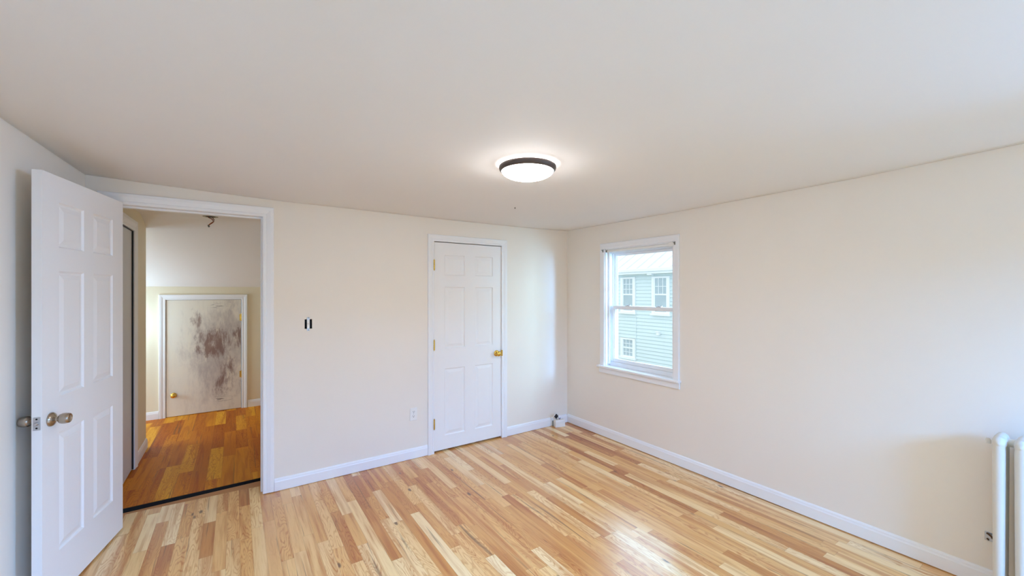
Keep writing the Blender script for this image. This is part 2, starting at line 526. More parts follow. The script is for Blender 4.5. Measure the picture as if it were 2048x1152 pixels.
for i, (a, b) in enumerate(((0.2, 1.3), (1.7, 2.8))):  # unseen windows, added as openings for the rear lamp
    bm = bmesh.new()
    pf = [(0, 0), (0, 0.014), (-0.05, 0.014), (-0.05, 0)]
    yy = YF - 0.07
    for (x0, x1, z0, z1) in ((a, a + 0.05, 0.72, 1.98), (b - 0.05, b, 0.72, 1.98), (a + 0.05, b - 0.05, 0.72, 0.77), (a + 0.05, b - 0.05, 1.93, 1.98), (a + 0.05, b - 0.05, 1.33, 1.37)):
        box(bm, x0, x1, yy - 0.03, yy, z0, z1)
    struct('window_%d' % (i + 2), bm, M_VINYL, label='added unseen window in the wall behind the camera')
bm = bmesh.new()  # unseen window, added so the side lamp can shine in
for (y0, y1, z0, z1) in ((-1.15, -1.10, 0.90, 1.95), (-0.20, -0.15, 0.90, 1.95), (-1.10, -0.20, 0.90, 0.95), (-1.10, -0.20, 1.90, 1.95), (-1.10, -0.20, 1.40, 1.44)):
    box(bm, XR + 0.06, XR + 0.10, y0, y1, z0, z1)
struct('window_4', bm, M_VINYL, label='added unseen window above the radiator, lets in the side fill')
# closet behind its door
bm = bmesh.new()
box(bm, 1.20, 2.60, 4.25, 4.33, -0.03, WTOP)
box(bm, 1.12, 1.20, YB + WT, 4.33, -0.03, WTOP)
box(bm, 2.60, 2.68, YB + WT, 4.33, -0.03, WTOP)
box(bm, 1.12, 2.68, YB + WT, 4.33, WTOP, WTOP + 0.05)
struct('wall_closet', bm, M_WALL, label='closet walls')
# hall
bm = bmesh.new()
wall_grid(bm, [YB + WT, HY1], [-0.03, HC + 0.1], [(3.78, 4.63, -0.03, 2.015)], HX, HX - 0.11, lambda u, t, z: (t, u, z))
struct('wall_hall_left', bm, M_HWALL, label='beige hall wall with a door, seen edge-on')
bm = bmesh.new()
wall_grid(bm, [-2.4, HXR + 0.1], [-0.03, 1.8], [(-0.700, 0.066, -0.03, 1.402)], YK, YK + 0.1, lambda u, t, z: (u, t, z))
struct('wall_hall_back', bm, M_HWALL, label='low beige knee wall at the end of the hall')
bm = bmesh.new()  # closed dark box added to stop light leaking round the attic door
box(bm, -1.0, 0.4, YK + 0.5, YK + 0.55, -0.05, 1.6)
box(bm, -1.05, -1.0, YK + 0.1, YK + 0.55, -0.05, 1.6)
box(bm, 0.4, 0.45, YK + 0.1, YK + 0.55, -0.05, 1.6)
box(bm, -1.05, 0.45, YK + 0.1, YK + 0.55, 1.6, 1.65)
box(bm, -1.05, 0.45, YK + 0.1, YK + 0.55, -0.1, -0.05)
struct('wall_attic_block', bm, M_DARK, label='dark box added behind the attic door to block light')
bm = BX(HXR, HXR + 0.1, YB + WT, YK + 0.1, -0.03, HC + 0.1)
struct('wall_hall_right', bm, M_HWALL, label='right side wall of the hall')
bm = bmesh.new()
wall_grid(bm, [YB + WT, YK + 0.1], [-0.03, HC + 0.1], [(5.30, 6.10, 0.55, 1.45)], -2.3, -2.2, lambda u, t, z: (t, u, z))  # window opening out of view, added to let in the hall fill
struct('wall_hall_end', bm, M_HWALL, label='end wall of the hall with an added window opening')
# hall ceiling: flat, then easing into the slope of the roof
bm = bmesh.new()
prof = [(YB + WT, HC), (4.86, HC)]
for i in range(1, 9):
    t = i / 8.0
    a = (4.86, HC); b = (5.02, HC); c = (5.20, HC - 0.088)
    prof.append(((1 - t) ** 2 * a[0] + 2 * t * (1 - t) * b[0] + t * t * c[0], (1 - t) ** 2 * a[1] + 2 * t * (1 - t) * b[1] + t * t * c[1]))
prof.append((YK + 0.02, KZ - 0.01))
lo = [[bm.verts.new((x, y, z)) for y, z in prof] for x in (-2.3, HXR + 0.05)]
hi = [[bm.verts.new((x, y, z + 0.12)) for y, z in prof] for x in (-2.3, HXR + 0.05)]
for k in range(len(prof) - 1):
    bm.faces.new((lo[0][k], lo[0][k + 1], lo[1][k + 1], lo[1][k]))
    bm.faces.new((hi[0][k], hi[0][k + 1], hi[1][k + 1], hi[1][k]))
    for s in (0, 1):
        bm.faces.new((lo[s][k], lo[s][k + 1], hi[s][k + 1], hi[s][k]))
bm.faces.new((lo[0][0], lo[1][0], hi[1][0], hi[0][0])); bm.faces.new((lo[0][-1], lo[1][-1], hi[1][-1], hi[0][-1]))
struct('ceiling_hall', bm, M_CEIL, label='white hall ceiling that slopes down to the knee wall', smooth=True)

# bedroom ceiling: old plaster, not quite level
def ceil_z(x, y):
    l = max(0.0, min(1.4, (0.35 - x) / 1.1))
    z = 2.176 + 0.038 * l ** 1.3 + 0.040 * l * max(0.0, min(1.5, (YB - y) / 1.0)) * 0.9
    z += 0.012 * max(0.0, min(1.0, (x - 2.6) / 0.5)) + 0.03 * max(0.0, min(1.0, (0.9 - y) / 0.9)) * max(0.0, min(1.0, (x - 2.0) / 1.0))
    z += 0.004 * math.sin(2.3 * x + 0.7) * math.sin(1.9 * y + 0.4)
    return z
bm = bmesh.new()
NX, NY = 44, 50
g = []
for j in range(NY + 1):
    y = YF - 0.03 + (YB + 0.03 - YF + 0.03) * j / NY
    xa, xb = lw(y) - 0.03, XR + 0.03
    g.append([bm.verts.new((xa + (xb - xa) * i / NX, y, ceil_z(xa + (xb - xa) * i / NX, y))) for i in range(NX + 1)])
for j in range(NY):
    for i in range(NX):
        bm.faces.new((g[j][i], g[j + 1][i], g[j + 1][i + 1], g[j][i + 1]))
o = struct('ceiling', bm, M_CEIL, label='white plaster ceiling', smooth=True, fixn=False)
m = o.modifiers.new('thick', 'SOLIDIFY'); m.thickness = 0.08; m.offset = -1.0

# ------------------------------------------------------------------ trim
CAS = [(0.0, 0.0), (0.0, 0.010), (0.006, 0.013), (0.018, 0.013), (0.022, 0.010), (0.030, 0.013), (0.048, 0.018), (0.066, 0.019), (0.070, 0.015), (0.070, 0.0)]
def cas(width):
    k = width / 0.070
    return [(w * k, p) for w, p in CAS]
BACKW = lambda u, p, z: (u, YB - p, z)
bm = bmesh.new()
sweep(bm, [(DOX1, 0.006), (DOX1, DOZ), (DOX0, DOZ), (DOX0, 0.006)][::-1], cas(0.071), BACKW)
struct('trim_2', bm, M_TRIM, label='white casing around the open doorway')
bm = bmesh.new()
box(bm, DOX1, DOX1 + 0.02, YB, YB + WT, -0.005, DOZ)
box(bm, DOX0 - 0.02, DOX0, YB, YB + WT, -0.005, DOZ)
box(bm, DOX0 - 0.02, DOX1 + 0.02, YB, YB + WT, DOZ, DOZ + 0.02)
box(bm, DOX1 - 0.011, DOX1, YB + 0.045, YB + 0.085, 0.0, DOZ - 0.011)
box(bm, DOX0, DOX0 + 0.011, YB + 0.045, YB + 0.085, 0.0, DOZ - 0.011)
box(bm, DOX0, DOX1, YB + 0.045, YB + 0.085, DOZ - 0.011, DOZ)
struct('trim_3', bm, M_TRIM, label='white jamb lining of the open doorway')
bm = bmesh.new()
sweep(bm, [(CX0 + 0.004, 0.0), (CX0 + 0.004, CZ), (CX1 - 0.004, CZ), (CX1 - 0.004, 0.0)], cas(0.062), BACKW)
box(bm, CX0 - 0.018, CX0 - 0.001, YB, YB + WT, 0.0, CZ)
box(bm, CX1 + 0.001, CX1 + 0.018, YB, YB + WT, 0.0, CZ)
box(bm, CX0 - 0.018, CX1 + 0.018, YB, YB + WT, CZ + 0.002, CZ + 0.018)
struct('trim_4', bm, M_TRIM, label='white casing around the closed closet door')
bm = bmesh.new()
sweep(bm, [(-0.692, 0.0), (-0.692, 1.398), (0.058, 1.398), (0.058, 0.0)], cas(0.060), lambda u, p, z: (u, YK - p, z))
box(bm, -0.699, -0.690, YK, YK + 0.1, 0.0, 1.398)
box(bm, 0.056, 0.065, YK, YK + 0.1, 0.0, 1.398)
box(bm, -0.699, 0.065, YK, YK + 0.1, 1.395, 1.401)
struct('trim_5', bm, M_TRIM, label='white casing around the small scraped attic door')
bm = bmesh.new()
sweep(bm, [(3.79, 0.0), (3.79, 2.008), (4.622, 2.008), (4.622, 0.0)], cas(0.085), lambda u, p, z: (HX + p, u, z))
struct('trim_6', bm, M_TRIM, label='white casing of the hall side door')

BBP = [(0.0, 0.0), (0.013, 0.0), (0.013, 0.066), (0.010, 0.074), (0.009, 0.082), (0.005, 0.090), (0.0, 0.0915)]
def baseboard(name, mat, runs, mp, label):
    bm = bmesh.new()
    for a, b in runs:
        r = [[bm.verts.new(mp(u, p, z)) for p, z in BBP] for u in (a, b)]
        n = len(BBP)
        for k in range(n):
            bm.faces.new((r[0][k], r[0][(k + 1) % n], r[1][(k + 1) % n], r[1][k]))
        bm.faces.new(r[0][::-1]); bm.faces.new(r[1])
    return struct(name, bm, mat, label=label)
baseboard('baseboard_back', M_TRIM, [(DOX1 + 0.073, CX0 - 0.060), (CX1 + 0.060, 2.895), (2.915, XR - 0.013)], lambda u, p, z: (u, YB - p, z + 0.003), 'white baseboard of the back wall')
baseboard('baseboard_right', M_TRIM, [(YF, YB - 0.013)], lambda u, p, z: (XR - p, u, z + 0.006), 'white baseboard of the right wall')
baseboard('baseboard_left', M_TRIM, [(YF, YB)], lambda u, p, z: (lw(u) + p, u, z), 'white baseboard of the left wall')
baseboard('baseboard_hall_left', M_TRIM, [(4.71, HY1)], lambda u, p, z: (HX + p, u, z), 'white baseboard of the hall side wall')
baseboard('baseboard_hall_back', M_TRIM, [(-2.2, -0.756), (0.122, HXR)], lambda u, p, z: (u, YK - p, z), 'white baseboard of the knee wall')

# ------------------------------------------------------------------ doors
def panel_face(bm, Wd, Ht, panels, y0, sgn, d=0.008):
    """one face of a moulded door in the plane y=y0; sgn = direction in which the panels sink"""
    xs = sorted(set([0, Wd] + [p[0] for p in panels] + [p[1] for p in panels]))
    zs = sorted(set([0, Ht] + [p[2] for p in panels] + [p[3] for p in panels]))
    vc = {}
    def V(x, z, dy=0.0):
        k = (round(x, 5), round(z, 5), round(dy, 5))
        if k not in vc: vc[k] = bm.verts.new((x, y0 + sgn * dy, z))
        return vc[k]
    for i in range(len(xs) - 1):
        for j in range(len(zs) - 1):
            cx, cz = (xs[i] + xs[i + 1]) / 2, (zs[j] + zs[j + 1]) / 2
            pan = [p for p in panels if p[0] < cx < p[1] and p[2] < cz < p[3]]
            if not pan:
                bm.faces.new((V(xs[i], zs[j]), V(xs[i + 1], zs[j]), V(xs[i + 1], zs[j + 1]), V(xs[i], zs[j + 1])))
    for p in panels:
        prev = None
        for ins, dep in ((0, 0), (0.007, d), (0.016, d), (0.040, 0.0015), (0.044, 0.0015)):
            q = [V(p[0] + ins, p[2] + ins, dep), V(p[1] - ins, p[2] + ins, dep), V(p[1] - ins, p[3] - ins, dep), V(p[0] + ins, p[3] - ins, dep)]
            if prev:
                for k in range(4):
                    bm.faces.new((prev[k], prev[(k + 1) % 4], q[(k + 1) % 4], q[k]))
            prev = q
        bm.faces.new(prev)
    return V

def six_panel(Wd, Ht, th, cols, rows):
    panels = [(a, b, c, e) for a, b in cols for c, e in rows]
    bm = bmesh.new()
    A = panel_face(bm, Wd, Ht, panels, 0.0, -1)
    B = panel_face(bm, Wd, Ht, panels, -th, 1)
    xs = sorted(set([0, Wd] + [v for p in cols for v in p]))
    zs = sorted(set([0, Ht] + [v for p in rows for v in p]))
    for i in range(len(xs) - 1):
        for z in (0, Ht):
            bm.faces.new((A(xs[i], z), A(xs[i + 1], z), B(xs[i + 1], z), B(xs[i], z)))
    for j in range(len(zs) - 1):
        for x in (0, Wd):
            bm.faces.new((A(x, zs[j]), A(x, zs[j + 1]), B(x, zs[j + 1]), B(x, zs[j])))
    return bm

def knob_bm(loc, d, kind):
    bm = bmesh.new()
    M = axis_mat(loc, d)
    if kind == 'tulip':
        lathe(bm, [(0.033, 0.0), (0.033, 0.004), (0.029, 0.010), (0.018, 0.015), (0.0115, 0.020), (0.0105, 0.026), (0.015, 0.029), (0.0215, 0.034), (0.0245, 0.042), (0.0250, 0.052),
                   (0.0235, 0.062), (0.0215, 0.068), (0.019, 0.0695), (0.0165, 0.0675), (0.012, 0.066), (0.0, 0.066)], M, 28)
    else:
        lathe(bm, [(0.031, 0.0), (0.031, 0.003), (0.027, 0.008), (0.014, 0.011), (0.0115, 0.018), (0.0115, 0.024), (0.017, 0.028), (0.0245, 0.036), (0.0265, 0.045), (0.024, 0.054), (0.017, 0.060), (0.008, 0.062), (0.0, 0.062)], M, 28)
    return bm

def hinge_bm(x, y, z, h=0.09, r=0.0065):
    bm = bmesh.new()
    n = 5
    for k in range(n):
        a = z - h / 2 + h * k / n
        tube(bm, [(x, y, a + 0.0006), (x, y, a + h / n - 0.0006)], r, 10)
    lathe(bm, [(0.0, 0.0), (0.004, 0.001), (0.0045, 0.005), (0.0, 0.009)], axis_mat((x, y, z + h / 2), (0, 0, 1)), 10)
    lathe(bm, [(0.0, 0.0), (0.004, 0.001), (0.0045, 0.005), (0.0, 0.009)], axis_mat((x, y, z - h / 2), (0, 0, -1)), 10)
    return bm

# entry door, standing open
LW_, LH_ = 0.755, 2.046
ang = math.atan2(-0.741, -0.147)
d1 = empty('door_1', (-0.592, 3.505, 0.0), ang)
tag(d1, 'white six-panel door standing open on the left with metal knobs', 'door', None, 'structure')
cols = [(0.122, 0.333), (0.422, 0.633)]
rows = [(0.225, 0.80), (0.975, 1.585), (1.70, 1.92)]
bm = six_panel(LW_, LH_, 0.036, cols, rows)
bmesh.ops.translate(bm, verts=bm.verts[:], vec=(0, 0, 0.012))
obj('door_leaf', bm, M_DOOR, d1)
tag(obj('door_knob', knob_bm((LW_ - 0.060, 0.0, 0.893), (0, 1, 0), 'tulip'), M_NICKEL, d1, True), 'satin nickel tulip knob')
tag(obj('door_knob', knob_bm((LW_ - 0.060, -0.036, 0.893), (0, -1, 0), 'tulip'), M_NICKEL, d1, True), 'satin nickel tulip knob')
bm = bmesh.new()
box(bm, LW_ - 0.0005, LW_ + 0.0022, -0.030, -0.006, 0.862, 0.922)
fp = tag(obj('latch_plate', bm, M_STEEL, d1, bevel=0.0008), 'bright steel latch plate')
bm = bmesh.new()
lathe(bm, [(0.0075, 0.0), (0.0075, 0.006), (0.004, 0.010), (0.0, 0.010)], axis_mat((LW_ + 0.002, -0.018, 0.892), (1, 0, 0)), 14)
obj('latch_bolt', bm, M_STEEL, fp, True)
for z in (0.872, 0.913):
    bm = bmesh.new()
    lathe(bm, [(0.004, 0.0), (0.0035, 0.0012), (0.0, 0.0012)], axis_mat((LW_ + 0.0022, -0.018, z), (1, 0, 0)), 10)
    obj('screw', bm, M_DARK, fp)
for z in (0.27, 1.05, 1.80):
    tag(obj('hinge', hinge_bm(-0.004, -0.040, z), M_BRASS, d1, True), 'brass hinge')

# closet door, shut
CW, CH = CX1 - CX0 - 0.006, CZ - 0.006 - 0.016
d2 = empty('door_2', (CX0 + 0.003, YB - 0.001, 0.0))
tag(d2, 'closed white six-panel closet door with a brass knob', 'door', None, 'structure')
cols = [(0.110, 0.324), (0.435, 0.640)]
rows = [(0.128, 0.755), (0.944, 1.522), (1.634, 1.826)]
bm = six_panel(CW, CH, 0.035, cols, rows)
# leaf sinks away from the room (+y), so mirror the builder's thickness
for v in bm.verts: v.co.y = -v.co.y
bmesh.ops.translate(bm, verts=bm.verts[:], vec=(0, 0.004, 0.016))
obj('door_leaf', bm, M_DOOR, d2)
kb = tag(obj('door_knob', knob_bm((2.196 - CX0 - 0.003, 0.004, 0.868), (0, -1, 0), 'round'), M_BRASS, d2, True), 'polished brass round knob')
bm = bmesh.new()
box(bm, CW - 0.006, CW + 0.006, -0.014, 0.003, 0.838, 0.898)
tag(obj('strike_plate', bm, M_BRASS, d2, bevel=0.001), 'brass strike plate at the door edge')
for z in (0.273, 1.003, 1.742):
    tag(obj('hinge', hinge_bm(-0.002, -0.0165, z), M_BRASS, d2, True), 'brass hinge')

# small attic door in the knee wall
d3 = empty('door_3', (-0.686, YK, 0.0))
tag(d3, 'small white attic door with paint scraped to brown wood', 'door', None, 'structure')
bm = BX(0.0, 0.738, 0.0, 0.03, 0.004, 1.392)
obj('door_leaf', bm, M_SCRAPE, d3, bevel=0.002)
tag(obj('door_knob', knob_bm((0.067, 0.0, 0.257), (0, -1, 0), 'round'), M_BRASS, d3, True), 'brass round knob')
for z in (0.437, 1.165):
    bm = hinge_bm(0.741, -0.005, z, 0.085)
    box(bm, 0.722, 0.737, -0.002, 0.0, z - 0.04, z + 0.04)
    tag(obj('hinge', bm, M_BRASS, d3), 'brass hinge')

# side door in the hall, shut; black strips stand in for the shadow gap
d4 = empty('door_4', (HX - 0.002, 3.795, 0.0))
tag(d4, 'pale grey door in the hall side wall, seen edge-on', 'door', None, 'structure')
obj('door_leaf', BX(-0.04, -0.004, 0.0, 0.805, 0.012, 2.000), M_DOORG, d4)
tag(obj('shadow_gap_strip', BX(-0.020, 0.0065, 0.806, 0.820, 0.012, 2.004), M_BLACK, d4), 'black strip painted as the shadow gap at the door edge')
obj('shadow_gap_head', BX(-0.020, 0.004, 0.0, 0.806, 2.001, 2.006), M_BLACK, d4)
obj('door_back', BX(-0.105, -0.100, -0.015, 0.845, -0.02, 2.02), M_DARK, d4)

# ------------------------------------------------------------------ window
w1 = empty('window_1', (XR, (WY0 + WY1) / 2, WZ0))
tag(w1, 'white double-hung window in the right wall, facing a pale green house', 'window', None, 'structure')
IW = Matrix.Translation(-Vector(w1.location))
def wobj(name, bm, mat, parent=None, **k):
    if parent is None:
        bmesh.ops.transform(bm, matrix=IW, verts=bm.verts[:])
        parent = w1
    else:
        bmesh.ops.transform(bm, matrix=IW, verts=bm.verts[:])
    return obj(name, bm, mat, parent, **k)
RW = lambda u, p, z: (XR - p, u, z)
bm = bmesh.new()
flat = [(0, 0), (0, 0.013), (0.010, 0.017), (0.052, 0.019), (0.058, 0.015), (0.058, 0)]
sweep(bm, [(WY0, WZ0), (WY0, WZ1), (WY1, WZ1), (WY1, WZ0)], flat, RW)
wobj('window_casing', bm, M_TRIM)
bm = bmesh.new()
box(bm, XR - 0.042, XR + 0.075, WY0 - 0.070, WY1 + 0.085, WZ0 - 0.020, WZ0)
wobj('window_stool', bm, M_TRIM, bevel=0.004)
bm = bmesh.new()
box(bm, XR - 0.016, XR, WY0 - 0.062, WY1 + 0.070, WZ0 - 0.075, WZ0 - 0.020)
wobj('window_apron', bm, M_TRIM, bevel=0.003)
# vinyl frame: jamb liners with tracks, head and sill
bm = bmesh.new()
X0, X1 = XR - 0.004, XR + 0.16
for (a, b) in ((WY1 - 0.012, WY1), (WY0, WY0 + 0.012)):
    box(bm, X0, X1, a, b, WZ0, WZ1)
for (a, b) in ((WY1 - 0.034, WY1 - 0.012), (WY0 + 0.012, WY0 + 0.034)):
    box(bm, XR + 0.030, XR + 0.040, a, b, WZ0 + 0.02, WZ1)
    box(bm, XR + 0.100, XR + 0.106, a, b, WZ0 + 0.02, WZ1)
    box(bm, XR + 0.138, XR + 0.160, a, b, WZ0 + 0.02, WZ1)
box(bm, X0, X1, WY0, WY1, WZ1 - 0.012, WZ1)
box(bm, XR + 0.066, X1, WY0, WY1, WZ1 - 0.045, WZ1 - 0.012)
box(bm, XR + 0.060, X1, WY0, WY1, WZ0, WZ0 + 0.040)
wobj('window_frame', bm, M_VINYL, bevel=0.0015)
def sash(name, x0, x1, ya, yb, za, zb, st, rt, rb):
    bm = bmesh.new()
    box(bm, x0, x1, ya, ya + st, za, zb)
    box(bm, x0, x1, yb - st, yb, za, zb)
    box(bm, x0, x1, ya + st, yb - st, zb - rt, zb)
    box(bm, x0, x1, ya + st, yb - st, za, za + rb)
    # glazing bead
    e = 0.008
    xm0, xm1 = x0 + 0.008, x1 - 0.008
    box(bm, xm0, xm1, ya + st, ya + st + e, za + rb, zb - rt)
    box(bm, xm0, xm1, yb - st - e, yb - st, za + rb, zb - rt)
    s = wobj(name, bm, M_VINYL, bevel=0.002)
    xm = (x0 + x1) / 2
    p = wobj('pane', BX(xm - 0.002, xm + 0.002, ya + st, yb - st, za + rb, zb - rt), M_GLASS, s)
    return s
ls = sash('lower_sash', XR + 0.066, XR + 0.096, WY0 + 0.013, WY1 - 0.013, WZ0 + 0.041, 1.352, 0.042, 0.036, 0.034)
us = sash('upper_sash', XR + 0.107, XR + 0.137, WY0 + 0.013, WY1 - 0.013, 1.318, WZ1 - 0.046, 0.040, 0.022, 0.034)
for y in (2.72, 2.36):
    bm = bmesh.new()
    box(bm, XR + 0.070, XR + 0.094, y - 0.026, y + 0.026, 1.352, 1.358)
    lathe(bm, [(0.011, 0.0), (0.011, 0.007), (0.0, 0.009)], axis_mat((XR + 0.082, y, 1.358), (0, 0, 1)), 16)
    box(bm, XR + 0.074, XR + 0.082, y - 0.032, y + 0.006, 1.360, 1.366)
    wobj('sash_lock', bm, M_STEEL, ls)

# blind headrail left in the window head, with its brackets
hr = empty('blind_headrail', (XR - 0.004, (WY0 + WY1) / 2, WZ1 - 0.03))
tag(hr, 'slim white blind headrail without a blind across the top of the window', 'blind rail')
L0 = Matrix.Translation(-Vector(hr.location))
def hobj(name, bm, mat, **k):
    bmesh.ops.transform(bm, matrix=L0, verts=bm.verts[:])
    return obj(name, bm, mat, hr, **k)
hobj('rail', BX(XR - 0.006, XR + 0.018, WY0 + 0.018, WY1 - 0.030, WZ1 - 0.036, WZ1 - 0.014), M_PLAS, bevel=0.003)
bm = BX(XR - 0.012, XR + 0.022, WY0 + 0.002, WY0 + 0.046, WZ1 - 0.042, WZ1 - 0.002)
hobj('bracket', bm, M_PLAS, bevel=0.003)
bm = BX(XR - 0.004, XR + 0.016, WY1 - 0.032, WY1 - 0.012, WZ1 - 0.034, WZ1 - 0.012)
hobj('bracket', bm, M_GREYP, bevel=0.002)
for n_, y in enumerate((WY0 - 0.022, WY1 + 0.012)):
    c = empty('curtain_hook', (XR - 0.020, y, WZ1 - 0.018))
    tag(c, ('small grey curtain hook on the right side of the window casing', 'small grey curtain hook on the left side of the window casing')[n_], 'hook', 'hooks on the window casing')
    bm = BX(-0.002, 0.002, -0.005, 0.005, -0.014, 0.014)
    obj('plate', bm, M_GREYP, c)
    bm = bmesh.new()
    tube(bm, [(-0.002, 0, 0.002), (-0.012, 0, 0.001), (-0.019, 0, 0.005), (-0.020, 0, 0.012)], 0.0022, 8)
    obj('hook', bm, M_GREYP, c, True)

# ------------------------------------------------------------------ ceiling light
LX, LY = 1.290, 1.762
LZ = ceil_z(LX, LY)
cl = empty('ceiling_light', (LX, LY, LZ))
tag(cl, 'round flush ceiling light with lit white dome and dark bronze rim', 'ceiling light')
bm = bmesh.new()
lathe(bm, [(0.060, 0.0), (0.060, -0.020), (0.0, -0.020)], None, 32, False)
obj('mounting_base', bm, M_PLAS, cl, True)
bm = bmesh.new()
lathe(bm, [(0.143, -0.0095), (0.150, -0.0095), (0.1525, -0.013), (0.1525, -0.022), (0.150, -0.030), (0.144, -0.037), (0.139, -0.039), (0.138, -0.035), (0.142, -0.030), (0.143, -0.0095)], None, 72, False)
obj('rim', bm, M_BRONZE, cl, True)
bm = bmesh.new()
R, D = 0.139, 0.048
lathe(bm, [(R * math.cos(PI / 2 * k / 14), -0.033 - D * math.sin(PI / 2 * k / 14)) for k in range(14)] + [(0.0, -0.033 - D)], None, 72, False)
obj('diffuser', bm, M_LAMP, cl, True)

# ------------------------------------------------------------------ nail in the ceiling
bm = bmesh.new()
nz = ceil_z(1.866, 2.72)
lathe(bm, [(0.0, -0.012), (0.0045, -0.011), (0.0045, -0.008), (0.002, -0.007), (0.002, 0.004)], Matrix.Translation((1.866, 2.72, nz)), 10)
tag(obj('nail', bm, M_BLACK), 'tiny dark nail head in the ceiling beyond the lamp', 'nail')

# ------------------------------------------------------------------ bare light switch
sw = empty('light_switch', (0.4665, YB, 1.244))
tag(sw, 'bare light switch without cover plate in a black wall box', 'switch')
bm = bmesh.new()
a, b, c, e = SW[0] - 0.4665, SW[1] - 0.4665, SW[2] - 1.244, SW[3] - 1.244
for q in (((a, 0.045, c), (b, 0.045, c), (b, 0.045, e), (a, 0.045, e)),):
    bm.faces.new([bm.verts.new(p) for p in q])
for (x0, z0, x1, z1) in ((a, c, b, c), (b, c, b, e), (b, e, a, e), (a, e, a, c)):
    k = 0.998
    bm.faces.new([bm.verts.new(p) for p in ((x0 * k, 0.0005, z0 * k), (x1 * k, 0.0005, z1 * k), (x1 * k, 0.045, z1 * k), (x0 * k, 0.045, z0 * k))])
tag(obj('wall_box', bm, M_BLACK, sw, fixn=False), 'black recessed box')
bm = BX(-0.010, 0.010, -0.003, 0.000, -0.053, 0.053)
st = tag(obj('mounting_strap', bm, M_STEEL, sw, bevel=0.001), 'metal mounting strap')
for z in (-0.046, 0.047):
    bm = bmesh.new(); lathe(bm, [(0.0042, 0.0), (0.0036, 0.002), (0.0, 0.0022)], axis_mat((0, -0.003, z), (0, -1, 0)), 10)
    obj('screw', bm, M_GREYP, st)
obj('switch_body', BX(-0.0085, 0.0085, -0.0035, 0.040, -0.032, 0.032), M_PLAS, sw, bevel=0.001)
bm = bmesh.new()
v = box(bm, -0.0045, 0.0045, -0.016, -0.0035, -0.003, 0.008)
for q in v:
    if q.co.y < -0.01: q.co.z += 0.008; q.co.x *= 0.8
obj('toggle', bm, M_PLAS, sw, bevel=0.0008)

# ------------------------------------------------------------------ duplex outlet
ot = empty('wall_outlet', (1.318, YB, 0.398)); ot.rotation_euler = (0, math.radians(1.2), 0)
tag(ot, 'white duplex wall outlet low on the wall left of the closet door', 'outlet')
obj('cover_plate', BX(-0.033, 0.033, -0.006, 0.0, -0.057, 0.057), M_PLAS, ot, bevel=0.003)
for z in (-0.0195, 0.0195):
    bm = bmesh.new()
    pts = []
    for k in range(24):
        t = 2 * PI * k / 24
        pts.append((0.0165 * math.cos(t), max(-0.0125, min(0.0125, 0.0165 * math.sin(t)))))
    lo_ = [bm.verts.new((x, -0.0055, z + q)) for x, q in pts]; hi_ = [bm.verts.new((x, -0.0078, z + q)) for x, q in pts]
    bm.faces.new(hi_)
    for k in range(24): bm.faces.new((lo_[k], lo_[(k + 1) % 24], hi_[(k + 1) % 24], hi_[k]))
    rc = obj('receptacle', bm, M_PLAS, ot)
    bm = bmesh.new()
    box(bm, -0.0075, -0.0050, -0.0083, -0.0077, z + 0.000, z + 0.009)
    box(bm, 0.0050, 0.0075, -0.0083, -0.0077, z + 0.001, z + 0.008)
    lathe(bm, [(0.003, 0.0), (0.003, 0.0006), (0.0, 0.0006)], axis_mat((0, -0.0077, z - 0.006), (0, -1, 0)), 12)
    obj('slot', bm, M_BLACK, rc)
bm = bmesh.new(); lathe(bm, [(0.003, 0.0), (0.0025, 0.001), (0.0, 0.0012)], axis_mat((0, -0.006, 0), (0, -1, 0)), 10)
obj('screw', bm, M_STEEL, ot)

# ------------------------------------------------------------------ open junction box on the floor in the corner
jb = empty('junction_box', (2.972, 3.462, 0.0), math.radians(-14))
tag(jb, 'open white junction box on the corner floor with a loose black socket', 'junction box')
bm = bmesh.new()
box(bm, -0.058, 0.058, -0.028, 0.026, 0.0, 0.060)
v = box(bm, -0.056, 0.056, -0.026, 0.024, 0.060, 0.078)
for q in v:
    if q.co.z > 0.07: q.co.y *= 0.8; q.co.x *= 0.95
obj('box_body', bm, M_PLAS, jb, bevel=0.003)
rec = bmesh.new()
box(rec, -0.020, 0.020, -0.0035, 0.000, -0.040, 0.040)
T = Matrix.Translation((-0.046, -0.002, 0.122)) @ Matrix.Scale(1.35, 4) @ Matrix.Rotation(math.radians(-48), 4, 'Y') @ Matrix.Rotation(math.radians(38), 4, 'X')
bmesh.ops.transform(rec, matrix=T, verts=rec.verts[:])
fr = obj('socket_face', rec, M_PLAS, jb, bevel=0.001)
for (a0, a1) in ((-0.028, -0.003), (0.004, 0.026)):
    bm = BX(-0.014, 0.014, -0.010, -0.003, a0, a1)
    bmesh.ops.transform(bm, matrix=T, verts=bm.verts[:])
    tag(obj('socket_body', bm, M_BLACK, jb, bevel=0.002), 'black socket body')
bm = bmesh.new()
tube(bm, [(-0.030, 0.004, 0.076), (-0.034, 0.008, 0.094), (-0.045, 0.006, 0.108)], 0.0025, 8)
tube(bm, [(0.000, 0.004, 0.076), (-0.008, 0.006, 0.098), (-0.028, 0.004, 0.112)], 0.0025, 8)
obj('wire', bm, M_GREYP, jb, True)
bm = bmesh.new(); lathe(bm, [(0.0, -0.004), (0.006, -0.003), (0.0055, 0.006), (0.003, 0.014), (0.0, 0.015)], axis_mat((0.006, 0.002, 0.083), (0.3, -0.2, 1)), 12)
tag(obj('wire_nut', bm, M_PURPLE, jb, True), 'purple wire nut')
bm = bmesh.new()
tube(bm, [(-0.066, 0.030, 0.0), (-0.066, 0.030, 0.062)], 0.005, 10)
tag(obj('conduit', bm, M_GREYP, jb, True), 'grey cable beside the box')

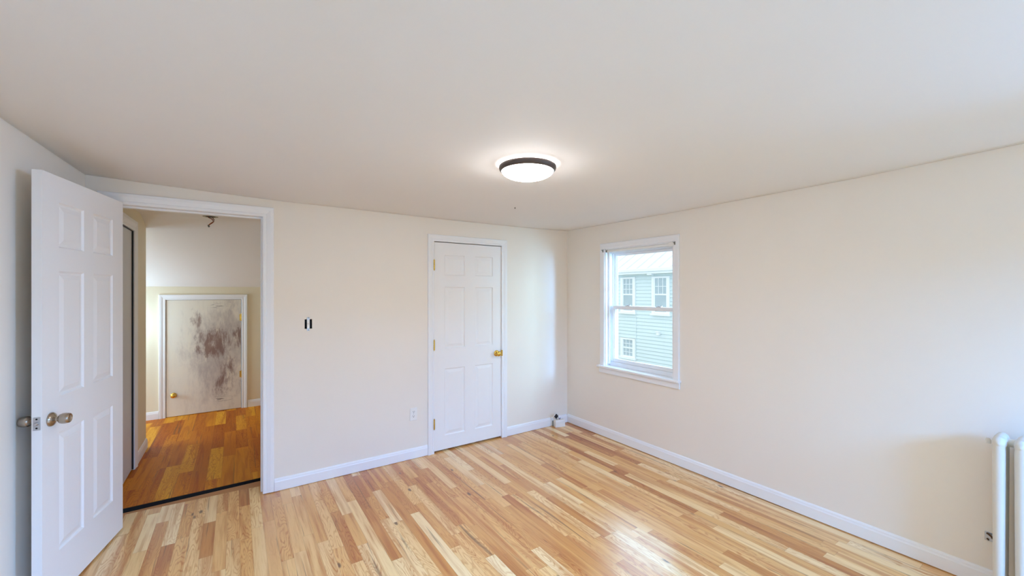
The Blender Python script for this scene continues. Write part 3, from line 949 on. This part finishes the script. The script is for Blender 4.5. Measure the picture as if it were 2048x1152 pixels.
# ------------------------------------------------------------------ bare wire in the hall ceiling
wr = empty('ceiling_wire', (-0.200, 4.757, HC))
tag(wr, 'bare copper wire dangling from an open ceiling box in the hall', 'wire')
bm = bmesh.new()
lathe(bm, [(0.040, 0.0), (0.040, -0.003), (0.060, -0.003), (0.060, 0.0)], None, 28, False)
obj('box_ring', bm, paint('putty_ring', sr(176, 162, 140), 0.8), wr, True)
bm = bmesh.new()
lathe(bm, [(0.040, -0.0015), (0.0, -0.0015)], None, 24, False)
obj('box_hole', bm, M_DARK, wr)
bm = bmesh.new()
tube(bm, [(-0.020, 0.0, 0.0), (-0.012, -0.002, -0.012), (0.010, -0.004, -0.022), (0.022, -0.006, -0.038), (0.016, -0.006, -0.054), (-0.002, -0.006, -0.070), (-0.012, -0.006, -0.082)], 0.0042, 8)
tube(bm, [(0.012, 0.004, 0.0), (0.020, 0.002, -0.014), (0.029, -0.002, -0.030), (0.026, -0.004, -0.046), (0.012, -0.006, -0.062), (-0.004, -0.006, -0.076)], 0.0032, 8)
obj('wire', bm, M_COPPER, wr, True)
bm = bmesh.new(); lathe(bm, [(0.0, -0.013), (0.007, -0.011), (0.008, 0.004), (0.004, 0.011), (0.0, 0.012)], axis_mat((-0.013, -0.006, -0.090), (-0.3, 0, 1)), 12)
tag(obj('wire_nut', bm, M_GREYP, wr, True), 'grey wire nut')

# ------------------------------------------------------------------ radiator
RZ0, RZ1 = 0.085, 0.815
rad = empty('radiator', (3.03, 0.310, 0.0))
tag(rad, 'white cast-iron column radiator standing against the right wall', 'radiator')
PITCH = 0.0665
def section_bm(foot):
    bm = bmesh.new()
    n = 16
    for cx in (-0.058, 0.0, 0.058):
        rings = []
        for k in range(25):
            t = k / 24.0
            z = RZ0 + 0.034 + (RZ1 - RZ0 - 0.068) * t
            e = 0.0
            wy = (0.0185 + 0.0030 * t) * (1.0 if 0 < k < 24 else 0.9)
            wx = 0.0190 + 0.010 * e * e
            rings.append([bm.verts.new((cx + wx * math.cos(2 * PI * q / n), wy * math.sin(2 * PI * q / n), z)) for q in range(n)])
        for A, B in zip(rings, rings[1:]):
            for q in range(n):
                bm.faces.new((A[q], A[(q + 1) % n], B[(q + 1) % n], B[q]))
        bm.faces.new(rings[0][::-1]); bm.faces.new(rings[-1])
    for zc, hz in ((RZ1 - 0.030, 0.030), (RZ0 + 0.030, 0.030)):
        # rounded header across the three columns
        rings = []
        for k in range(19):
            t = -1 + 2 * k / 18.0
            c = max(0.02, (1 - abs(t) ** 5)) ** 0.5
            lob = 1.0 + 0.12 * math.cos(t * 0.079 / 0.058 * 2 * PI)
            rings.append([bm.verts.new((0.080 * t, 0.0250 * c * math.cos(2 * PI * q / n), zc + hz * c * lob * math.sin(2 * PI * q / n))) for q in range(n)])
        for A, B in zip(rings, rings[1:]):
            for q in range(n):
                bm.faces.new((A[q], A[(q + 1) % n], B[(q + 1) % n], B[q]))
        bm.faces.new(rings[0][::-1]); bm.faces.new(rings[-1])
    if foot:
        for cx in (-0.058, 0.058):
            lathe(bm, [(0.020, 0.0), (0.021, 0.006), (0.014, 0.016), (0.013, 0.050), (0.019, 0.105)], Matrix.Translation((cx, 0, 0)), 16)
    return bm
me_s = None
for k in range(8):
    if k in (0, 7):
        o = obj('section', section_bm(True), M_RAD, rad, True)
    elif me_s is None:
        o = obj('section', section_bm(False), M_RAD, rad, True); me_s = o.data
    else:
        o = bpy.data.objects.new('section', me_s); COL.objects.link(o); o.parent = rad
    o.location = (0, -PITCH * k, 0)
for zc in (RZ1 - 0.032, RZ0 + 0.032):
    bm = bmesh.new()
    lathe(bm, [(0.0, 0.0), (0.012, 0.0), (0.012, 0.002), (0.019, 0.003), (0.019, PITCH * 7 + 0.040)], axis_mat((0.0, 0.024, zc), (0, -1, 0)), 16)
    obj('hub', bm, M_RAD, rad, True)
bm = bmesh.new()
tube(bm, [(0.0, 0.022, 0.770), (0.0, 0.036, 0.770)], 0.005, 10)
lathe(bm, [(0.0, -0.012), (0.009, -0.010), (0.010, 0.004), (0.006, 0.014), (0.0, 0.016)], axis_mat((0.0, 0.040, 0.772), (0, 0, 1)), 14)
obj('air_vent', bm, M_RAD, rad, True)

# small clip on the wall by the radiator
wc = empty('wall_clip', (XR, 0.353, 0.262))
tag(wc, 'small worn metal clip on the right wall beside the radiator', 'clip')
obj('plate', BX(-0.004, 0.0, -0.018, 0.022, -0.022, 0.022), M_STEEL, wc, bevel=0.001)
bm = bmesh.new()
tube(bm, [(-0.004, 0.014, 0.014), (-0.014, 0.006, 0.014), (-0.018, -0.008, 0.004), (-0.012, -0.012, -0.010)], 0.004, 8)
tube(bm, [(-0.004, 0.014, -0.012), (-0.012, 0.008, -0.014)], 0.003, 8)
obj('jaw', bm, paint('rusty_metal', sr(96, 72, 52), 0.6, metal=0.5), wc, True)
lathe_b = bmesh.new(); lathe(lathe_b, [(0.008, 0.0), (0.006, 0.004), (0.0, 0.004)], axis_mat((-0.004, -0.006, 0.0), (-1, 0, 0)), 10)
obj('screw', lathe_b, M_DARK, wc)

# ------------------------------------------------------------------ the house across the yard
HXX = 12.0
nh = empty('house', (HXX, 9.4, -3.6))
tag(nh, 'pale green clapboard house with white windows seen through the window', 'house')
IH = Matrix.Translation(-Vector(nh.location))
def nobj(name, bm, mat, parent=nh, **k):
    bmesh.ops.transform(bm, matrix=IH, verts=bm.verts[:])
    return obj(name, bm, mat, parent, **k)
bm = bmesh.new()
zs_, lap = -3.6, 0.125
pr = [(HXX + 0.30, zs_)]
z = zs_
while z < 2.12:
    pr += [(HXX + 0.008, z), (HXX + 0.008, z + 0.016), (HXX - 0.022, z + 0.020), (HXX - 0.004, min(2.12, z + lap))]
    z += lap
pr += [(HXX + 0.30, 2.12)]
A = [bm.verts.new((x, 4.0, q)) for x, q in pr]; B = [bm.verts.new((x, 15.0, q)) for x, q in pr]
for k in range(len(pr)):
    bm.faces.new((A[k], A[(k + 1) % len(pr)], B[(k + 1) % len(pr)], B[k]))
nobj('siding', bm, M_SIDE)
bm = bmesh.new()
box(bm, HXX - 0.30, HXX + 0.30, 3.8, 15.2, 2.10, 2.14)
box(bm, HXX - 0.32, HXX - 0.28, 3.8, 15.2, 2.10, 2.20)
nobj('eave', bm, M_TRIMEXT)
bm = bmesh.new()
box(bm, HXX - 0.40, HXX - 0.32, 3.8, 15.2, 2.17, 2.29)
nobj('gutter', bm, M_GUTTER, bevel=0.02)
bm = bmesh.new()
xa, za, xb, zb = HXX - 0.38, 2.28, HXX + 3.6, 4.6
q = [bm.verts.new(p) for p in ((xa, 3.8, za), (xb, 3.8, zb), (xb, 15.2, zb), (xa, 15.2, za), (xa, 3.8, za - 0.06), (xb, 3.8, zb - 0.06), (xb, 15.2, zb - 0.06), (xa, 15.2, za - 0.06))]
for f in ((0, 1, 2, 3), (7, 6, 5, 4), (0, 4, 5, 1), (1, 5, 6, 2), (2, 6, 7, 3), (3, 7, 4, 0)): bm.faces.new([q[i] for i in f])
yy = 4.0
while yy < 15.2:
    s = [bm.verts.new(p) for p in ((xa, yy, za), (xb, yy, zb), (xb, yy + 0.03, zb), (xa, yy + 0.03, za))]
    t = [bm.verts.new((v.co.x, v.co.y, v.co.z + 0.035)) for v in s]
    bm.faces.new(t)
    for k in range(4): bm.faces.new((s[k], s[(k + 1) % 4], t[(k + 1) % 4], t[k]))
    yy += 0.45
nobj('roof', bm, M_ROOF)
def hwin(y0, y1, z0, z1, meet, rows, lower_rows=0):
    """casing outer y0..y1, z0..z1"""
    bm = bmesh.new()
    c = 0.10
    X = HXX - 0.06
    box(bm, X, HXX + 0.05, y0, y0 + c, z0 + 0.05, z1)
    box(bm, X, HXX + 0.05, y1 - c, y1, z0 + 0.05, z1)
    box(bm, X, HXX + 0.05, y0 + c, y1 - c, z1 - 0.06, z1)
    box(bm, X - 0.04, HXX + 0.05, y0 - 0.04, y1 + 0.04, z0, z0 + 0.07)
    w = nobj('window', bm, M_TRIMEXT)
    bm = bmesh.new()
    ya, yb, zb_ = y0 + c, y1 - c, z1 - 0.06
    X = HXX - 0.045
    box(bm, X - 0.003, X + 0.032, ya + 0.001, yb - 0.001, meet - 0.025, meet + 0.025)
    box(bm, X - 0.002, X + 0.031, ya + 0.001, yb - 0.001, z0 + 0.071, z0 + 0.13)
    box(bm, X, X + 0.03, ya, ya + 0.03, z0 + 0.07, zb_)
    box(bm, X, X + 0.03, yb - 0.03, yb, z0 + 0.07, zb_)
    for k in (1, 2):
        y = ya + (yb - ya) * k / 3
        box(bm, X + 0.004, X + 0.03, y - 0.009, y + 0.009, meet, zb_)
        if lower_rows: box(bm, X + 0.004, X + 0.03, y - 0.009, y + 0.009, z0 + 0.07, meet)
    for k in range(1, rows):
        zz = meet + (zb_ - meet) * k / rows
        box(bm, X + 0.0055, X + 0.0285, ya, yb, zz - 0.009, zz + 0.009)
    for k in range(1, lower_rows):
        zz = z0 + 0.1 + (meet - z0 - 0.1) * k / lower_rows
        box(bm, X + 0.0055, X + 0.0285, ya, yb, zz - 0.009, zz + 0.009)
    nobj('window_sash', bm, M_TRIMEXT, w)
    nobj('window_pane', BX(HXX - 0.026, HXX - 0.022, ya, yb, z0 + 0.07, zb_), M_CURT, w)
hwin(9.744, 10.421, 0.665, 2.010, 1.377, 3)
hwin(8.330, 9.037, 0.665, 2.005, 1.387, 2)
hwin(9.744, 10.421, -1.00, -0.225, -0.58, 2, 2)
nobj('corner_seam', BX(HXX - 0.028, HXX, 9.715, 9.740, -3.6, 0.60), M_SIDE)
bm = BX(HXX - 0.12, HXX, 8.70, 8.81, 0.0, 0.12)
box(bm, HXX - 0.14, HXX - 0.10, 8.69, 8.82, 0.10, 0.14)
nobj('vent_hood', bm, M_TRIMEXT, bevel=0.01)
nobj('eave_lamp', BX(HXX - 0.30, HXX - 0.16, 8.86, 9.05, 2.05, 2.10), M_TRIMEXT, bevel=0.01)
struct('ground', BX(XR + 0.3, 40, -20, 40, -3.8, -3.6), M_GROUND, label='yard between the two houses')
